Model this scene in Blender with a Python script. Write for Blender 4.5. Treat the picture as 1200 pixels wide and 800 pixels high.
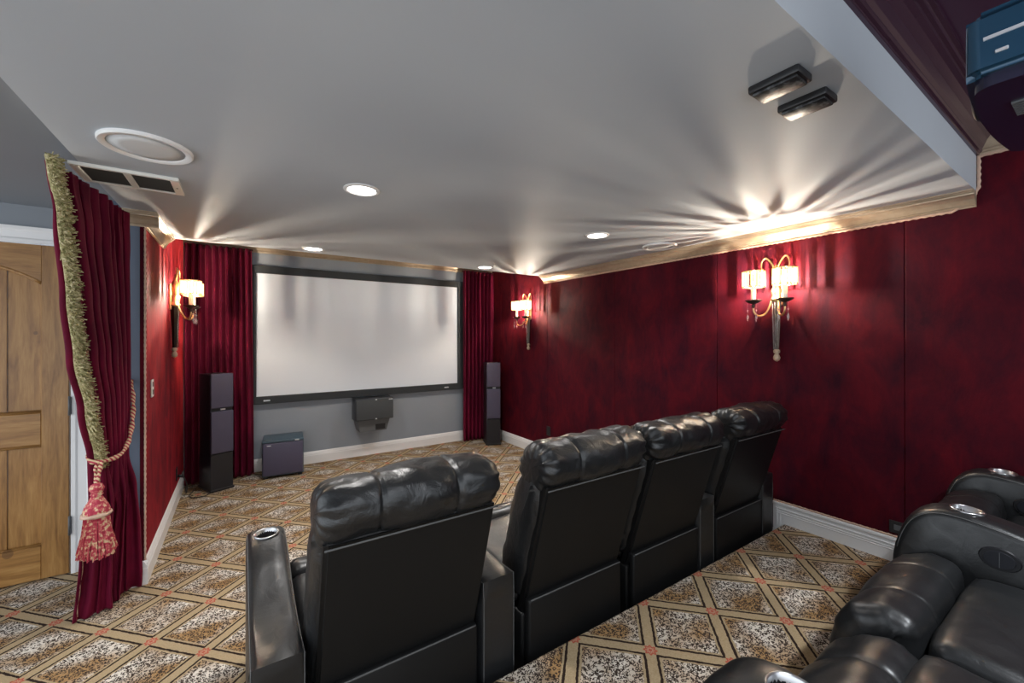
import bpy, bmesh, math, random
from mathutils import Vector, Matrix, noise
R = math.radians
random.seed(7)
sc = bpy.context.scene
for o in list(bpy.data.objects): bpy.data.objects.remove(o)
COL = sc.collection

# ------------------------------------------------------------------ camera
cam = bpy.data.cameras.new('camera'); cam.sensor_width = 36.0
cam.lens = 479.88 / 1200 * 36.0; cam.shift_y = -5.8 / 1200; cam.clip_start = 0.02
camo = bpy.data.objects.new('camera', cam); COL.objects.link(camo)
camo.location = (0, 0, 1.5); camo.rotation_euler = (R(90), 0, R(-33.5146))
sc.camera = camo
# ------------------------------------------------------------------ world, exposure
w = bpy.data.worlds.new('world'); sc.world = w; w.use_nodes = True
w.node_tree.nodes['Background'].inputs[0].default_value = (0.86, 0.93, 1.0, 1)
w.node_tree.nodes['Background'].inputs[1].default_value = 1.05
sc.view_settings.view_transform = 'Standard'; sc.view_settings.look = 'None'
sc.view_settings.gamma = 1.0; sc.view_settings.use_curve_mapping = False
sc.view_settings.exposure = 1.2
P_BULB, P_DOWN, P_REAR, P_HALL = 12.0, 36.0, 85.0, 42.0

# ------------------------------------------------------------------ room numbers
XL, XR, YF, ZC = -0.49, 3.17, 5.36, 2.25        # left wall, right wall, front wall, low ceiling
ZP, YR = 0.1955, 1.335                          # platform height, riser face
YS, YC, ZT = 0.4385, 4.053, 2.56                # low ceiling from YS to YC, raised ceilings at ZT
XS, YE, YD, YB = -0.58, 3.31, 3.70, -2.3        # ceiling step, left wall end, door wall, back wall

# ------------------------------------------------------------------ materials
def mat(name, col=(.5,.5,.5), rough=.5, metal=0, spec=.5, **kw):
    m = bpy.data.materials.new(name); m.use_nodes = True
    b = m.node_tree.nodes['Principled BSDF']
    b.inputs['Base Color'].default_value = (*col, 1); b.inputs['Roughness'].default_value = rough
    b.inputs['Metallic'].default_value = metal; b.inputs['Specular IOR Level'].default_value = spec
    for k, v in kw.items():
        b.inputs[k.replace('_', ' ')].default_value = v
    m['b'] = 1
    return m
class NT:
    def __init__(s, m): s.t = m.node_tree; s.b = s.t.nodes['Principled BSDF']
    def n(s, typ, **kw):
        x = s.t.nodes.new(typ)
        for k, v in kw.items(): setattr(x, k, v)
        return x
    def l(s, a, b): s.t.links.new(a, b)
    def math(s, op, a, b=None, c=None, clamp=False):
        x = s.n('ShaderNodeMath', operation=op, use_clamp=clamp)
        for i, v in enumerate((a, b, c)):
            if v is None: continue
            if isinstance(v, (int, float)): x.inputs[i].default_value = v
            else: s.l(v, x.inputs[i])
        return x.outputs[0]
    def mix(s, f, a, b):
        x = s.n('ShaderNodeMix', data_type='RGBA')
        for i, v in ((0, f), (6, a), (7, b)):
            if isinstance(v, (int, float)): x.inputs[i].default_value = v
            elif isinstance(v, tuple): x.inputs[i].default_value = (*v, 1)
            else: s.l(v, x.inputs[i])
        return x.outputs[2]
    def coord(s, kind='Object', scale=(1,1,1), rot=(0,0,0), loc=(0,0,0)):
        if kind == 'World': src = s.n('ShaderNodeNewGeometry').outputs['Position']
        else: src = s.n('ShaderNodeTexCoord').outputs[kind]
        mp = s.n('ShaderNodeMapping'); s.l(src, mp.inputs[0])
        mp.inputs['Scale'].default_value = scale; mp.inputs['Rotation'].default_value = rot; mp.inputs['Location'].default_value = loc
        return mp.outputs[0]
    def noise(s, vec, scale, detail=3, rough=.55, dist=0):
        x = s.n('ShaderNodeTexNoise'); s.l(vec, x.inputs['Vector'])
        x.inputs['Scale'].default_value = scale; x.inputs['Detail'].default_value = detail
        x.inputs['Roughness'].default_value = rough; x.inputs['Distortion'].default_value = dist
        return x.outputs['Fac']
    def ramp(s, f, stops):
        x = s.n('ShaderNodeValToRGB'); s.l(f, x.inputs[0]); e = x.color_ramp.elements
        while len(e) < len(stops): e.new(.5)
        for el, (p, c) in zip(e, stops): el.position = p; el.color = (*c, 1)
        return x.outputs[0]
    def bump(s, h, strength=.3, dist=.01):
        x = s.n('ShaderNodeBump'); x.inputs['Strength'].default_value = strength; x.inputs['Distance'].default_value = dist
        s.l(h, x.inputs['Height']); s.l(x.outputs[0], s.b.inputs['Normal'])

def velvet(name, c0, c1, sheen, tint):
    m = mat(name, c0, .75, 0, .15); t = NT(m)
    t.b.inputs['Sheen Weight'].default_value = sheen; t.b.inputs['Sheen Roughness'].default_value = .32
    t.b.inputs['Sheen Tint'].default_value = (*tint, 1)
    v = t.coord('World', (1, 1, .55))
    a = t.noise(v, 5, 5, .62, .6)
    b = t.noise(t.coord('World', (1, 1, .35)), 38, 3, .6)
    f = t.math('ADD', t.math('MULTIPLY', a, .8), t.math('MULTIPLY', b, .2))
    t.l(t.ramp(f, [(.36, c0), (.66, c1)]), t.b.inputs['Base Color'])
    t.l(t.math('MULTIPLY_ADD', f, 1.6 * sheen, -.3 * sheen), t.b.inputs['Sheen Weight'])
    t.bump(f, .25, .02)
    return m
M = {}
M['velvet'] = velvet('velvet_wall', (.026, .0005, .0065), (.085, .0012, .007), .8, (.95, .06, .075))
M['drape'] = velvet('velvet_drape', (.08, .002, .016), (.15, .004, .026), .4, (.95, .16, .26))
def paint(name, col, rough, bump=.05):
    m = mat(name, col, rough); t = NT(m)
    v = t.coord('World'); n = t.noise(v, 220, 2)
    t.bump(n, bump, .004)
    t.l(t.mix(t.noise(v, 1.7, 3), tuple(c*.95 for c in col), tuple(min(1, c*1.05) for c in col)), t.b.inputs['Base Color'])
    return m
M['ceiling'] = paint('ceiling_paint', (.47, .505, .55), .62)
M['wallgrey'] = paint('wall_grey_paint', (.27, .30, .34), .5)
M['navy'] = paint('wall_slate_paint', (.10, .125, .175), .55)
M['white'] = paint('white_trim_paint', (.80, .79, .78), .35, .02)
M['tray'] = paint('tray_paint', (.055, .02, .045), .45)
M['hallgrey'] = paint('hall_paint', (.22, .24, .265), .5)
def gold(name, c0, c1, rough, metal):
    m = mat(name, c0, rough, metal); t = NT(m)
    n = t.noise(t.coord('World', (1, 1, 1)), 26, 4)
    t.l(t.mix(n, c0, c1), t.b.inputs['Base Color']); t.bump(n, .08, .005)
    return m
M['crown'] = gold('crown_gilded_paint', (.36, .275, .19), (.52, .42, .31), .42, .5)
M['plum'] = mat('crown_plum_reflection', (.085, .045, .07), .2, .5)  # purple reflection of the velvet put into the crown's base colour
M['braid'] = gold('braid_cord', (.42, .22, .18), (.72, .55, .40), .7, 0)
M['brass'] = gold('antique_brass', (.55, .36, .15), (.78, .56, .28), .28, .95)
M['finial'] = mat('aged_wood_finial', (.42, .31, .21), .5)
M['bronze'] = mat('dark_bronze', (.07, .05, .04), .35, .8)
M['black'] = mat('black_plastic', (.012, .012, .014), .4)
M['satin'] = mat('black_satin_cabinet', (.016, .017, .022), .32)
M['grille'] = mat('speaker_grille_cloth', (.075, .066, .105), .75)
t = NT(M['grille']); t.bump(t.noise(t.coord('Object'), 900, 1), .3, .002)
M['lilac'] = mat('subwoofer_front', (.07, .062, .105), .5)
M['slate'] = mat('subwoofer_top', (.05, .085, .115), .38)
M['frame'] = mat('screen_frame_velvet', (.022, .026, .030), .7)
M['screen'] = mat('screen_fabric', (.74, .79, .86), .8)
t = NT(M['screen']); t.bump(t.noise(t.coord('World', (1, 1, .4)), 2.2, 2), .12, .05)
M['chrome'] = mat('steel_cup', (.6, .6, .61), .28, 1)
M['silver'] = mat('silver_plate', (.75, .77, .8), .3, .6)
M['glass'] = mat('crystal_glass', (1, .97, .93), .05, 0, .5, Transmission_Weight=.85)
M['projgloss'] = mat('projector_gloss_shell', (.018, .06, .11), .14, .2)
M['projdark'] = mat('projector_underside', (.012, .011, .03), .25)
M['grey'] = mat('grey_plastic', (.10, .105, .11), .4)
M['lens'] = mat('tinted_lens', (.02, .02, .022), .35, 0, .2)
t = NT(M['lens']); n_ = t.noise(t.coord('Object'), 30, 3, .7)
t.l(t.ramp(n_, [(.48, (.02, .02, .022)), (.66, (.14, .145, .15))]), t.b.inputs['Base Color']); t.bump(n_, .15, .01)
M['ventdark'] = mat('vent_filter', (.10, .085, .07), .8)
M['cream'] = mat('cream_plastic', (.78, .76, .70), .4)
M['spkgrille'] = mat('ceiling_speaker_mesh', (.62, .62, .62), .6)
t = NT(M['spkgrille']); t.bump(t.noise(t.coord('Object'), 600, 1), .3, .002)

def leather(name, bs):
    m = mat(name, (.0115, .012, .013), .4, 0, .6); t = NT(m)
    v = t.coord('Object'); vo = t.n('ShaderNodeTexVoronoi'); t.l(v, vo.inputs['Vector']); vo.inputs['Scale'].default_value = 300
    big = t.noise(v, 11, 5, .62, 1.6); fine = t.noise(v, 60, 3)
    h = t.math('ADD', t.math('MULTIPLY', vo.outputs['Distance'], .035), t.math('ADD', t.math('MULTIPLY', big, .7), t.math('MULTIPLY', fine, .03)))
    t.bump(h, bs, .018)
    t.l(t.math('MULTIPLY_ADD', big, .3, .20), t.b.inputs['Roughness'])
    return m
M['leather'] = leather('black_leather_creased', .40)
M['leather2'] = leather('black_leather_smooth', .13)
M['vinyl'] = mat('black_vinyl_back', (.006, .006, .0062), .5, 0, .3)
t = NT(M['vinyl']); t.bump(t.noise(t.coord('Object'), 260, 2), .12, .003)
M['stitch'] = mat('leather_stitch', (.10, .10, .10), .45)

def carpet(name, ox, oy):
    m = mat(name, (.5, .45, .38), .95, 0, .1); t = NT(m)
    pos = t.n('ShaderNodeNewGeometry').outputs['Position']
    sx = t.n('ShaderNodeSeparateXYZ'); t.l(pos, sx.inputs[0]); P = .3157; an = R(-45.75); ca, sa = math.cos(an) / P, math.sin(an) / P
    x = t.math('SUBTRACT', sx.outputs[0], ox); y = t.math('SUBTRACT', sx.outputs[1], oy)
    wob = t.math('MULTIPLY_ADD', t.noise(pos, 45, 2), .03, -.015)
    e1 = t.math('ADD', t.math('MULTIPLY', x, ca), t.math('MULTIPLY', y, sa))
    e2 = t.math('ADD', t.math('MULTIPLY', x, -sa), t.math('MULTIPLY', y, ca))
    def tri(e):
        fr = t.math('FRACT', t.math('ADD', e, 100.5)); return t.math('SUBTRACT', fr, .5)
    g1, g2 = tri(e1), tri(e2); f1, f2 = t.math('ABSOLUTE', g1), t.math('ABSOLUTE', g2)
    mn = t.math('ADD', t.math('MINIMUM', f1, f2), wob)
    # leopard print: broken dark rosettes on cream, with tawny patches
    vo = t.n('ShaderNodeTexVoronoi'); t.l(pos, vo.inputs['Vector']); vo.inputs['Scale'].default_value = 80
    d = vo.outputs['Distance']; nz = t.noise(pos, 170, 2)
    d2 = t.math('ADD', d, t.math('MULTIPLY_ADD', nz, .5, -.25))
    ring = t.math('MULTIPLY', t.math('GREATER_THAN', d2, .27), t.math('LESS_THAN', d2, .60))
    brk = t.math('GREATER_THAN', t.noise(pos, 95, 1), .42)
    spot = t.math('MULTIPLY', ring, brk)
    diag = t.math('MULTIPLY_ADD', t.math('SUBTRACT', g1, g2), .55, .5)
    patch = t.math('ADD', t.noise(pos, 5.2, 2), t.math('MULTIPLY_ADD', t.math('SINE', t.math('MULTIPLY', diag, 12.5)), .12, 0))
    tawny = t.ramp(patch, [(.34, (.68, .62, .54)), (.66, (.36, .215, .095))])
    inner = t.math('LESS_THAN', d2, .20)
    leo = t.mix(t.math('MULTIPLY', inner, .35), tawny, (.36, .20, .09))
    leo = t.mix(spot, leo, (.05, .034, .026))
    sand = t.mix(t.noise(pos, 160, 2), (.28, .195, .10), (.52, .40, .25))
    c = t.mix(t.math('LESS_THAN', mn, .125), leo, sand)
    dark = t.math('MULTIPLY', t.math('GREATER_THAN', mn, .064), t.math('LESS_THAN', mn, .097))
    c = t.mix(dark, c, (.03, .018, .014))
    rr = t.math('SQRT', t.math('ADD', t.math('MULTIPLY', f1, f1), t.math('MULTIPLY', f2, f2)))
    th = t.math('ARCTAN2', g2, g1)
    pet = t.math('MULTIPLY_ADD', t.math('COSINE', t.math('MULTIPLY', th, 8)), .013, .066)
    rim = t.math('LESS_THAN', t.math('ABSOLUTE', t.math('SUBTRACT', rr, pet)), .014)
    spoke = t.math('MULTIPLY', t.math('LESS_THAN', rr, .058), t.math('GREATER_THAN', t.math('COSINE', t.math('MULTIPLY', th, 8)), .45))
    dot = t.math('LESS_THAN', rr, .022)
    red = t.math('MAXIMUM', t.math('MAXIMUM', rim, t.math('MULTIPLY', spoke, .75)), dot)
    c = t.mix(t.math('LESS_THAN', rr, .06), c, (.48, .30, .19))
    c = t.mix(t.math('MULTIPLY', red, .85), c, (.42, .06, .04))
    t.l(c, t.b.inputs['Base Color'])
    t.bump(t.math('ADD', t.noise(pos, 420, 2), t.math('MULTIPLY', t.math('SUBTRACT', 1.0, spot), .3)), .5, .004)
    return m
M['carpet'] = carpet('leopard_carpet_lower', -1.029, 3.339)
M['carpet2'] = carpet('leopard_carpet_platform', 2.540, 1.3118)

def wood(name, horiz):
    m = mat(name, (.35, .19, .07), .38); t = NT(m)
    sc_ = (1.2, 8, 10) if horiz else (10, 8, 1.0)
    v = t.coord('World', sc_); a = t.noise(v, 2.2, 4, .6, .9); b = t.noise(t.coord('World', tuple(k*4 for k in sc_)), 3, 3)
    kn = t.n('ShaderNodeTexVoronoi'); t.l(t.coord('World', (3.2, 3, 2.6)), kn.inputs['Vector']); kn.inputs['Scale'].default_value = 1
    k = t.math('LESS_THAN', kn.outputs['Distance'], .075)
    f = t.math('ADD', t.math('MULTIPLY', a, .75), t.math('MULTIPLY', b, .25))
    c = t.ramp(f, [(.28, (.15, .060, .013)), (.5, (.30, .145, .038)), (.72, (.44, .24, .075))])
    t.l(t.mix(t.math('MULTIPLY', k, .6), c, (.10, .045, .018)), t.b.inputs['Base Color']); t.bump(f, .08, .005)
    return m
M['woodv'] = wood('alder_wood_upright', False); M['woodh'] = wood('alder_wood_rail', True)
def emis(name, col, s):
    m = mat(name, col, .5); b = m.node_tree.nodes['Principled BSDF']
    b.inputs['Emission Color'].default_value = (*col, 1); b.inputs['Emission Strength'].default_value = s
    return m
M['downlens'] = emis('downlight_lens', (1, .97, .93), 6)
M['bulb'] = emis('bulb_glow', (1, .87, .70), P_BULB*640)
M['shade'] = emis('glowing_crystal_shade', (.9, .56, .22), 1.5)
def fringe_mat(name, stops, sc_):
    m = mat(name, (.4, .35, .2), .8); t = NT(m)
    t.l(t.ramp(t.noise(t.coord('Object'), sc_, 2), stops), t.b.inputs['Base Color']); return m
M['fringe'] = fringe_mat('olive_gold_fringe', [(.35, (.20, .19, .07)), (.52, (.42, .36, .17)), (.68, (.66, .56, .36))], 70)
M['tassel'] = fringe_mat('crimson_gold_tassel', [(.42, (.40, .03, .06)), (.54, (.55, .12, .12)), (.62, (.68, .50, .30))], 60)
def rope_mat():
    m = mat('crimson_gold_rope', (.5, .2, .15), .75); t = NT(m)
    wv = t.n('ShaderNodeTexWave', bands_direction='DIAGONAL'); t.l(t.coord('Object'), wv.inputs[0]); wv.inputs['Scale'].default_value = 22
    t.l(t.ramp(wv.outputs[1], [(.35, (.36, .03, .05)), (.6, (.66, .48, .28))]), t.b.inputs['Base Color']); return m
M['rope'] = rope_mat()

# ------------------------------------------------------------------ geometry helpers
def link(o, parent=None):
    COL.objects.link(o)
    if parent is not None: o.parent = parent
    return o
def obj(name, bm, m, parent=None, smooth=False, auto=None):
    me = bpy.data.meshes.new(name)
    bmesh.ops.recalc_face_normals(bm, faces=bm.faces[:]); bm.to_mesh(me); bm.free()
    me.materials.append(M[m] if isinstance(m, str) else m)
    if smooth:
        me.polygons.foreach_set('use_smooth', [True] * len(me.polygons))
        if auto: me.set_sharp_from_angle(angle=R(auto))
    return link(bpy.data.objects.new(name, me), parent)
def tag(o, label, cat, group=None, kind=None):
    o['label'] = label; o['category'] = cat
    if group: o['group'] = group
    if kind: o['kind'] = kind
    return o
def empty(name, loc, label, cat, group=None, rz=0, kind=None):
    o = bpy.data.objects.new(name, None); o.location = loc; o.rotation_euler = (0, 0, rz); o.empty_display_size = .05
    link(o); return tag(o, label, cat, group, kind)
def dup(root, loc, label, rz=None):
    r = root.copy(); COL.objects.link(r); r.location = loc; r['label'] = label
    if rz is not None: r.rotation_euler = (0, 0, rz)
    def kids(a, b):
        for ch in [x for x in bpy.data.objects if x.parent == a]:
            c = ch.copy(); COL.objects.link(c); c.parent = b
            if c.type != 'LIGHT': kids(ch, c)
    kids(root, r); return r
def box(bm, x0, x1, y0, y1, z0, z1, bev=0, seg=1, mtx=None):
    vs = [bm.verts.new((x, y, z)) for x in (x0, x1) for y in (y0, y1) for z in (z0, z1)]
    fs = [bm.faces.new([vs[i] for i in f]) for f in ((0,1,3,2),(4,6,7,5),(0,4,5,1),(2,3,7,6),(0,2,6,4),(1,5,7,3))]
    if bev:
        r = bmesh.ops.bevel(bm, geom=list({e for f in fs for e in f.edges}), offset=bev, segments=seg, profile=.5, affect='EDGES')
        vs = list({v for f in r['faces'] for v in f.verts} | {v for v in vs if v.is_valid})
    if mtx is not None: bmesh.ops.transform(bm, matrix=mtx, verts=[v for v in vs if v.is_valid])
    return vs
def bx(*a, **k):
    bm = bmesh.new(); box(bm, *a, **k); return bm
def frames(path):
    """parallel transport frames along a polyline"""
    P = [Vector(p) for p in path]; T = []
    for i in range(len(P)):
        a = P[max(i-1, 0)]; b = P[min(i+1, len(P)-1)]; T.append((b-a).normalized())
    up = Vector((0, 0, 1)) if abs(T[0].z) < .9 else Vector((1, 0, 0))
    u = (up - T[0]*up.dot(T[0])).normalized(); out = []
    for p, tt in zip(P, T):
        u = (u - tt*u.dot(tt)).normalized(); out.append((p, u, tt.cross(u)))
    return out
def tube(bm, path, r, n=8, cap=True, twist=0, lobes=0, amp=0):
    rings = []; fr = frames(path)
    for i, (p, u, v) in enumerate(fr):
        rr = r(i/(len(fr)-1)) if callable(r) else r; ring = []
        for k in range(n):
            a = 2*math.pi*k/n; q = rr*(1 + (amp*math.cos(lobes*a + twist*i) if lobes else 0))
            ring.append(bm.verts.new(p + u*math.cos(a)*q + v*math.sin(a)*q))
        rings.append(ring)
    for a, b in zip(rings, rings[1:]):
        for k in range(n): bm.faces.new((a[k], a[(k+1)%n], b[(k+1)%n], b[k]))
    if cap: bm.faces.new(rings[0][::-1]); bm.faces.new(rings[-1])
def dense(path, step):
    out = []
    for a, b in zip(path, path[1:]):
        a, b = Vector(a), Vector(b); n = max(1, int((b-a).length/step))
        out += [a.lerp(b, i/n) for i in range(n)]
    return out + [Vector(path[-1])]
def cord(bm, path, r=.006, step=.007, n=6):
    tube(bm, dense(path, step), r, n, True, 1.35, 2, .25)
def lathe(bm, prof, n=24, loc=(0,0,0), mtx=None, capb=True, capt=True):
    rings = []; L = Vector(loc)
    for r, z in prof:
        rings.append([bm.verts.new(L + Vector((r*math.cos(2*math.pi*k/n), r*math.sin(2*math.pi*k/n), z))) for k in range(n)])
    for a, b in zip(rings, rings[1:]):
        for k in range(n): bm.faces.new((a[k], a[(k+1)%n], b[(k+1)%n], b[k]))
    if capb and prof[0][0] > 1e-5: bm.faces.new(rings[0][::-1])
    if capt and prof[-1][0] > 1e-5: bm.faces.new(rings[-1])
    if mtx is not None: bmesh.ops.transform(bm, matrix=mtx, verts=[v for r in rings for v in r])
def catmull(pts, n, closed=True):
    out = []; N = len(pts)
    for i in range(N if closed else N-1):
        p = [Vector(pts[(i+k-1) % N] if closed else pts[min(max(i+k-1, 0), N-1)]) for k in range(4)]
        for j in range(n):
            s = j/n
            out.append(.5*((2*p[1]) + (p[2]-p[0])*s + (2*p[0]-5*p[1]+4*p[2]-p[3])*s*s + (3*p[1]-p[0]-3*p[2]+p[3])*s**3))
    if not closed: out.append(Vector(pts[-1]))
    return out
def resample(pts, n, closed=True):
    P = list(pts) + ([pts[0]] if closed else []); L = [0]
    for a, b in zip(P, P[1:]): L.append(L[-1] + (b-a).length)
    out = []; j = 0
    for i in range(n):
        s = L[-1]*i/(n if closed else n-1)
        while j < len(L)-2 and L[j+1] < s: j += 1
        out.append(P[j].lerp(P[j+1], (s-L[j])/max(L[j+1]-L[j], 1e-9)))
    return out
def pillow(bm, prof, half, nx=40, npf=48, endr=.05, seams=(), pinch=.012, wr=.006, gather=0, seed=0, bulge=0, minsc=.25):
    """puffy loft along x of a closed (y,z) profile: rounded ends, stitched pinches, gathered wrinkles"""
    pts = resample(catmull([Vector((p[0], p[1], 0)) for p in prof], 10), npf)
    c = sum(pts, Vector())/len(pts); rings = []
    nrm = []
    for i in range(npf):
        tg = pts[(i+1)%npf]-pts[i-1]; q = Vector((tg.y, -tg.x, 0)).normalized()
        if q.dot(pts[i]-c) < 0: q = -q
        nrm.append(q)
    size = max((p-c).length for p in pts)
    xs = []
    for i in range(nx+1):
        s = i/nx; xs.append(-half + 2*half*(s - .055*math.sin(4*math.pi*s)/(1)) if False else -half*math.cos(math.pi*s)*.35 + (-half+2*half*s)*.65)
    for x in xs:
        e = half-abs(x); ins = 0
        if e < endr: ins = endr*(1-math.sqrt(max(0, 1-(1-e/endr)**2)))
        ring = []
        for i in range(npf):
            off = -ins + bulge*(1-(x/half)**2)
            for sm in seams:
                off -= pinch*math.exp(-((x-sm*half)/.006)**2); off -= pinch*.3*math.exp(-((x-sm*half)/.04)**2)
            if wr:
                q = Vector((x*7+seed*3.1, pts[i].x*9, pts[i].y*9))
                off += wr*(noise.noise(q) + .5*noise.noise(q*2.3) + .3*noise.noise(Vector((q.x*2.2+q.z*3, q.y*4, q.z*4))))
            if gather:
                g = math.exp(-e/.045); off += gather*g*math.sin(i*2*math.pi*13/npf + 1.5*noise.noise(Vector((i*.4, seed, 0))))
            p = pts[i] + nrm[i]*off
            if ins > size*.8: p = pts[i].lerp(c, .6)
            ring.append(bm.verts.new((x, p.x, p.y)))
        rings.append(ring)
    for a, b in zip(rings, rings[1:]):
        for k in range(npf): bm.faces.new((a[k], a[(k+1)%npf], b[(k+1)%npf], b[k]))
    for ring in (rings[0], rings[-1]):
        cc = sum((v.co for v in ring), Vector())/npf; cv = bm.verts.new(cc)
        for k in range(npf): bm.faces.new((ring[k], ring[(k+1)%npf], cv))
def sweep_x(prof, a, b, axis):
    """extrude profile list of 3-vectors (at a) by vector axis*(b-a): used for crown lengths"""
def prism(bm, prof, p0, p1, u, v):
    """prism: 2d profile (s,t) placed at p0 and p1 along axes u,v"""
    p0, p1, u, v = Vector(p0), Vector(p1), Vector(u), Vector(v)
    A = [bm.verts.new(p0 + u*s + v*t_) for s, t_ in prof]; B = [bm.verts.new(p1 + u*s + v*t_) for s, t_ in prof]
    n = len(prof)
    for i in range(n): bm.faces.new((A[i], A[(i+1)%n], B[(i+1)%n], B[i]))
    bm.faces.new(A[::-1]); bm.faces.new(B)

# ------------------------------------------------------------------ structure: floors
def struct(name, bm, m, label, cat, **k):
    return tag(obj(name, bm, m, **k), label, cat, kind='structure')
struct('floor', bx(-3.0, 3.3, YR, 5.5, -.1, 0), 'carpet', 'lower floor with leopard print diamond lattice carpet', 'floor')
struct('floor_hall', bx(-3.0, XL, YB, YR, -.1, 0), 'carpet', 'hall floor strip carpeted in leopard print beside the platform', 'floor')
bm = bmesh.new(); box(bm, XL, 3.3, YB, YR, -.1, ZP, .012, 2)
struct('floor_platform', bm, 'carpet2', 'raised rear seating platform carpeted in leopard print lattice', 'platform')
# ------------------------------------------------------------------ walls
wr = struct('wall_right', bx(XR+.02, XR+.16, YB-.1, YF+.1, -.1, ZT+.2), 'tray', 'right wall upholstered in dark crimson velvet panels', 'wall')
ed = [YF, 5.08, 3.99, 2.895, 1.822, .714, -.38, -1.47, YB]
for a, b in zip(ed, ed[1:]):
    obj('velvet_panel', bx(XR, XR+.03, b+.0015, a-.0015, 0, ZT, .004, 2), 'velvet', wr)
wl = struct('wall_left', bx(-.67, XL-.02, YE, YF+.1, -.1, ZT+.2), 'navy', 'left wall block with crimson velvet face and slate end', 'wall')
for a, b in ((YE, 4.40), (4.40, YF)):
    obj('velvet_panel', bx(XL-.03, XL, a+.0015, b-.0015, 0, ZT, .004, 2), 'velvet', wl)
struct('wall_front', bx(-.9, 3.3, YF, YF+.15, -.1, ZT+.2), 'wallgrey', 'grey front wall behind the projection screen', 'wall')
bm = bmesh.new()
for a in ((-3.0, -1.73, 0, 2.08), (-.89, -.66, 0, 2.08), (-3.0, -.66, 2.08, ZT+.2)): box(bm, a[0], a[1], YD+.02, YD+.15, a[2], a[3])
struct('wall_hall', bm, 'hallgrey', 'grey hall wall around the wooden door', 'wall')
# ------------------------------------------------------------------ ceilings
struct('ceiling', bx(XS, XR, YS, YC, ZC, ZT+.1), 'ceiling', 'low grey satin ceiling over the front seats', 'ceiling')
struct('ceiling_tray', bx(XS-.1, 3.3, YB-.1, YS, ZT, ZT+.15), 'tray', 'dark plum raised ceiling above the rear seating platform', 'ceiling')
struct('ceiling_stage', bx(-.9, 3.3, YC, YF+.1, ZT, ZT+.15), 'ceiling', 'raised ceiling strip above the screen wall', 'ceiling')
struct('ceiling_hall', bx(-3.05, XS, YB, YD+.1, 2.30, 2.45), 'hallgrey', 'grey hall ceiling beyond the tied curtain', 'ceiling')
# crown mouldings
def crown_prof(p, h):
    base = [(0, 0), (.10, 0), (.12, .06), (.20, .08), (.24, .14), (.22, .20), (.30, .30), (.42, .48), (.60, .64), (.74, .70), (.76, .78), (.86, .80), (.90, .88), (1, .90), (1, 1), (0, 1)]
    return [(s*p, t_*h) for s, t_ in base]
def crown(name, p0, p1, u, p, h, label, m='crown'):
    bm = bmesh.new(); prism(bm, crown_prof(p, h), p0, p1, u, (0, 0, 1))
    return struct(name, bm, m, label, 'crown molding')
crown('trim_1', (XR, YS, ZC-.08), (XR, YC, ZC-.08), (-1, 0, 0), .085, .08, 'gilded crown molding along the right velvet wall')
crown('trim_2', (XL, YE-.0, ZC-.085), (XL, YC, ZC-.085), (1, 0, 0), .07, .085, 'gilded crown molding along the left velvet wall')
crown('trim_3', (-.67, YE, ZC-.085), (XL+.07, YE, ZC-.085), (0, -1, 0), .07, .085, 'crown molding return above the slate wall end')
crown('trim_4', (XL, YF, 2.43), (XR, YF, 2.43), (0, -1, 0), .10, .13, 'gilded crown strip above the screen and drapes')
crown('trim_5', (XS, YS, 2.43), (XR, YS, 2.43), (0, -1, 0), .10, .13, 'glossy crown molding along the ceiling drop with velvet reflection painted in as plum', 'plum')
crown('trim_6', (XR, YB, 2.43), (XR, YS, 2.43), (-1, 0, 0), .10, .13, 'crown molding on right wall beside the projector')
# baseboards
BP = [(0, 0), (.02, 0), (.02, .095), (.016, .10), (.016, .112), (.011, .118), (.009, .128), (.004, .135), (0, .139)]
def base(name, p0, p1, u, label, prof=BP):
    bm = bmesh.new(); prism(bm, prof, p0, p1, u, (0, 0, 1)); return struct(name, bm, 'white', label, 'baseboard')
base('baseboard_right', (XR, 1.40, 0), (XR, YF, 0), (-1, 0, 0), 'white baseboard under the right wall beside the front floor')
base('baseboard_left', (XL, YE-.0185, 0), (XL, YF, 0), (1, 0, 0), 'white baseboard under the left velvet wall')
base('baseboard_left_end', (-.67, YE, 0), (XL+.0185, YE, 0), (0, -1, 0), 'white baseboard on the slate wall end by the curtain')
base('baseboard_front', (XL, YF, 0), (XR, YF, 0), (0, -1, 0), 'white baseboard under the screen wall')
bp = struct('baseboard_platform', bx(XR-.02, XR, YB, 1.40, 0, .325), 'white', 'tall white stepped baseboard on right wall by the platform', 'baseboard')
obj('cap', bx(XR-.026, XR, YB, 1.404, .318, .338, .005, 2), 'white', bp)
for z0, z1, d in ((.292, .300, .004), (.276, .281, .003), (.262, .268, .003)):
    obj('bead', bx(XR-.02-d, XR-.019, YB, 1.385, z0, z1, .0015, 1), 'white', bp)
obj('bead', bx(XR-.023, XR-.019, 1.372, 1.380, ZP-.02, .295, .0015, 1), 'white', bp)
obj('bead', bx(XR-.023, XR-.019, 1.350, 1.356, ZP-.02, .264, .0015, 1), 'white', bp)
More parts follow.
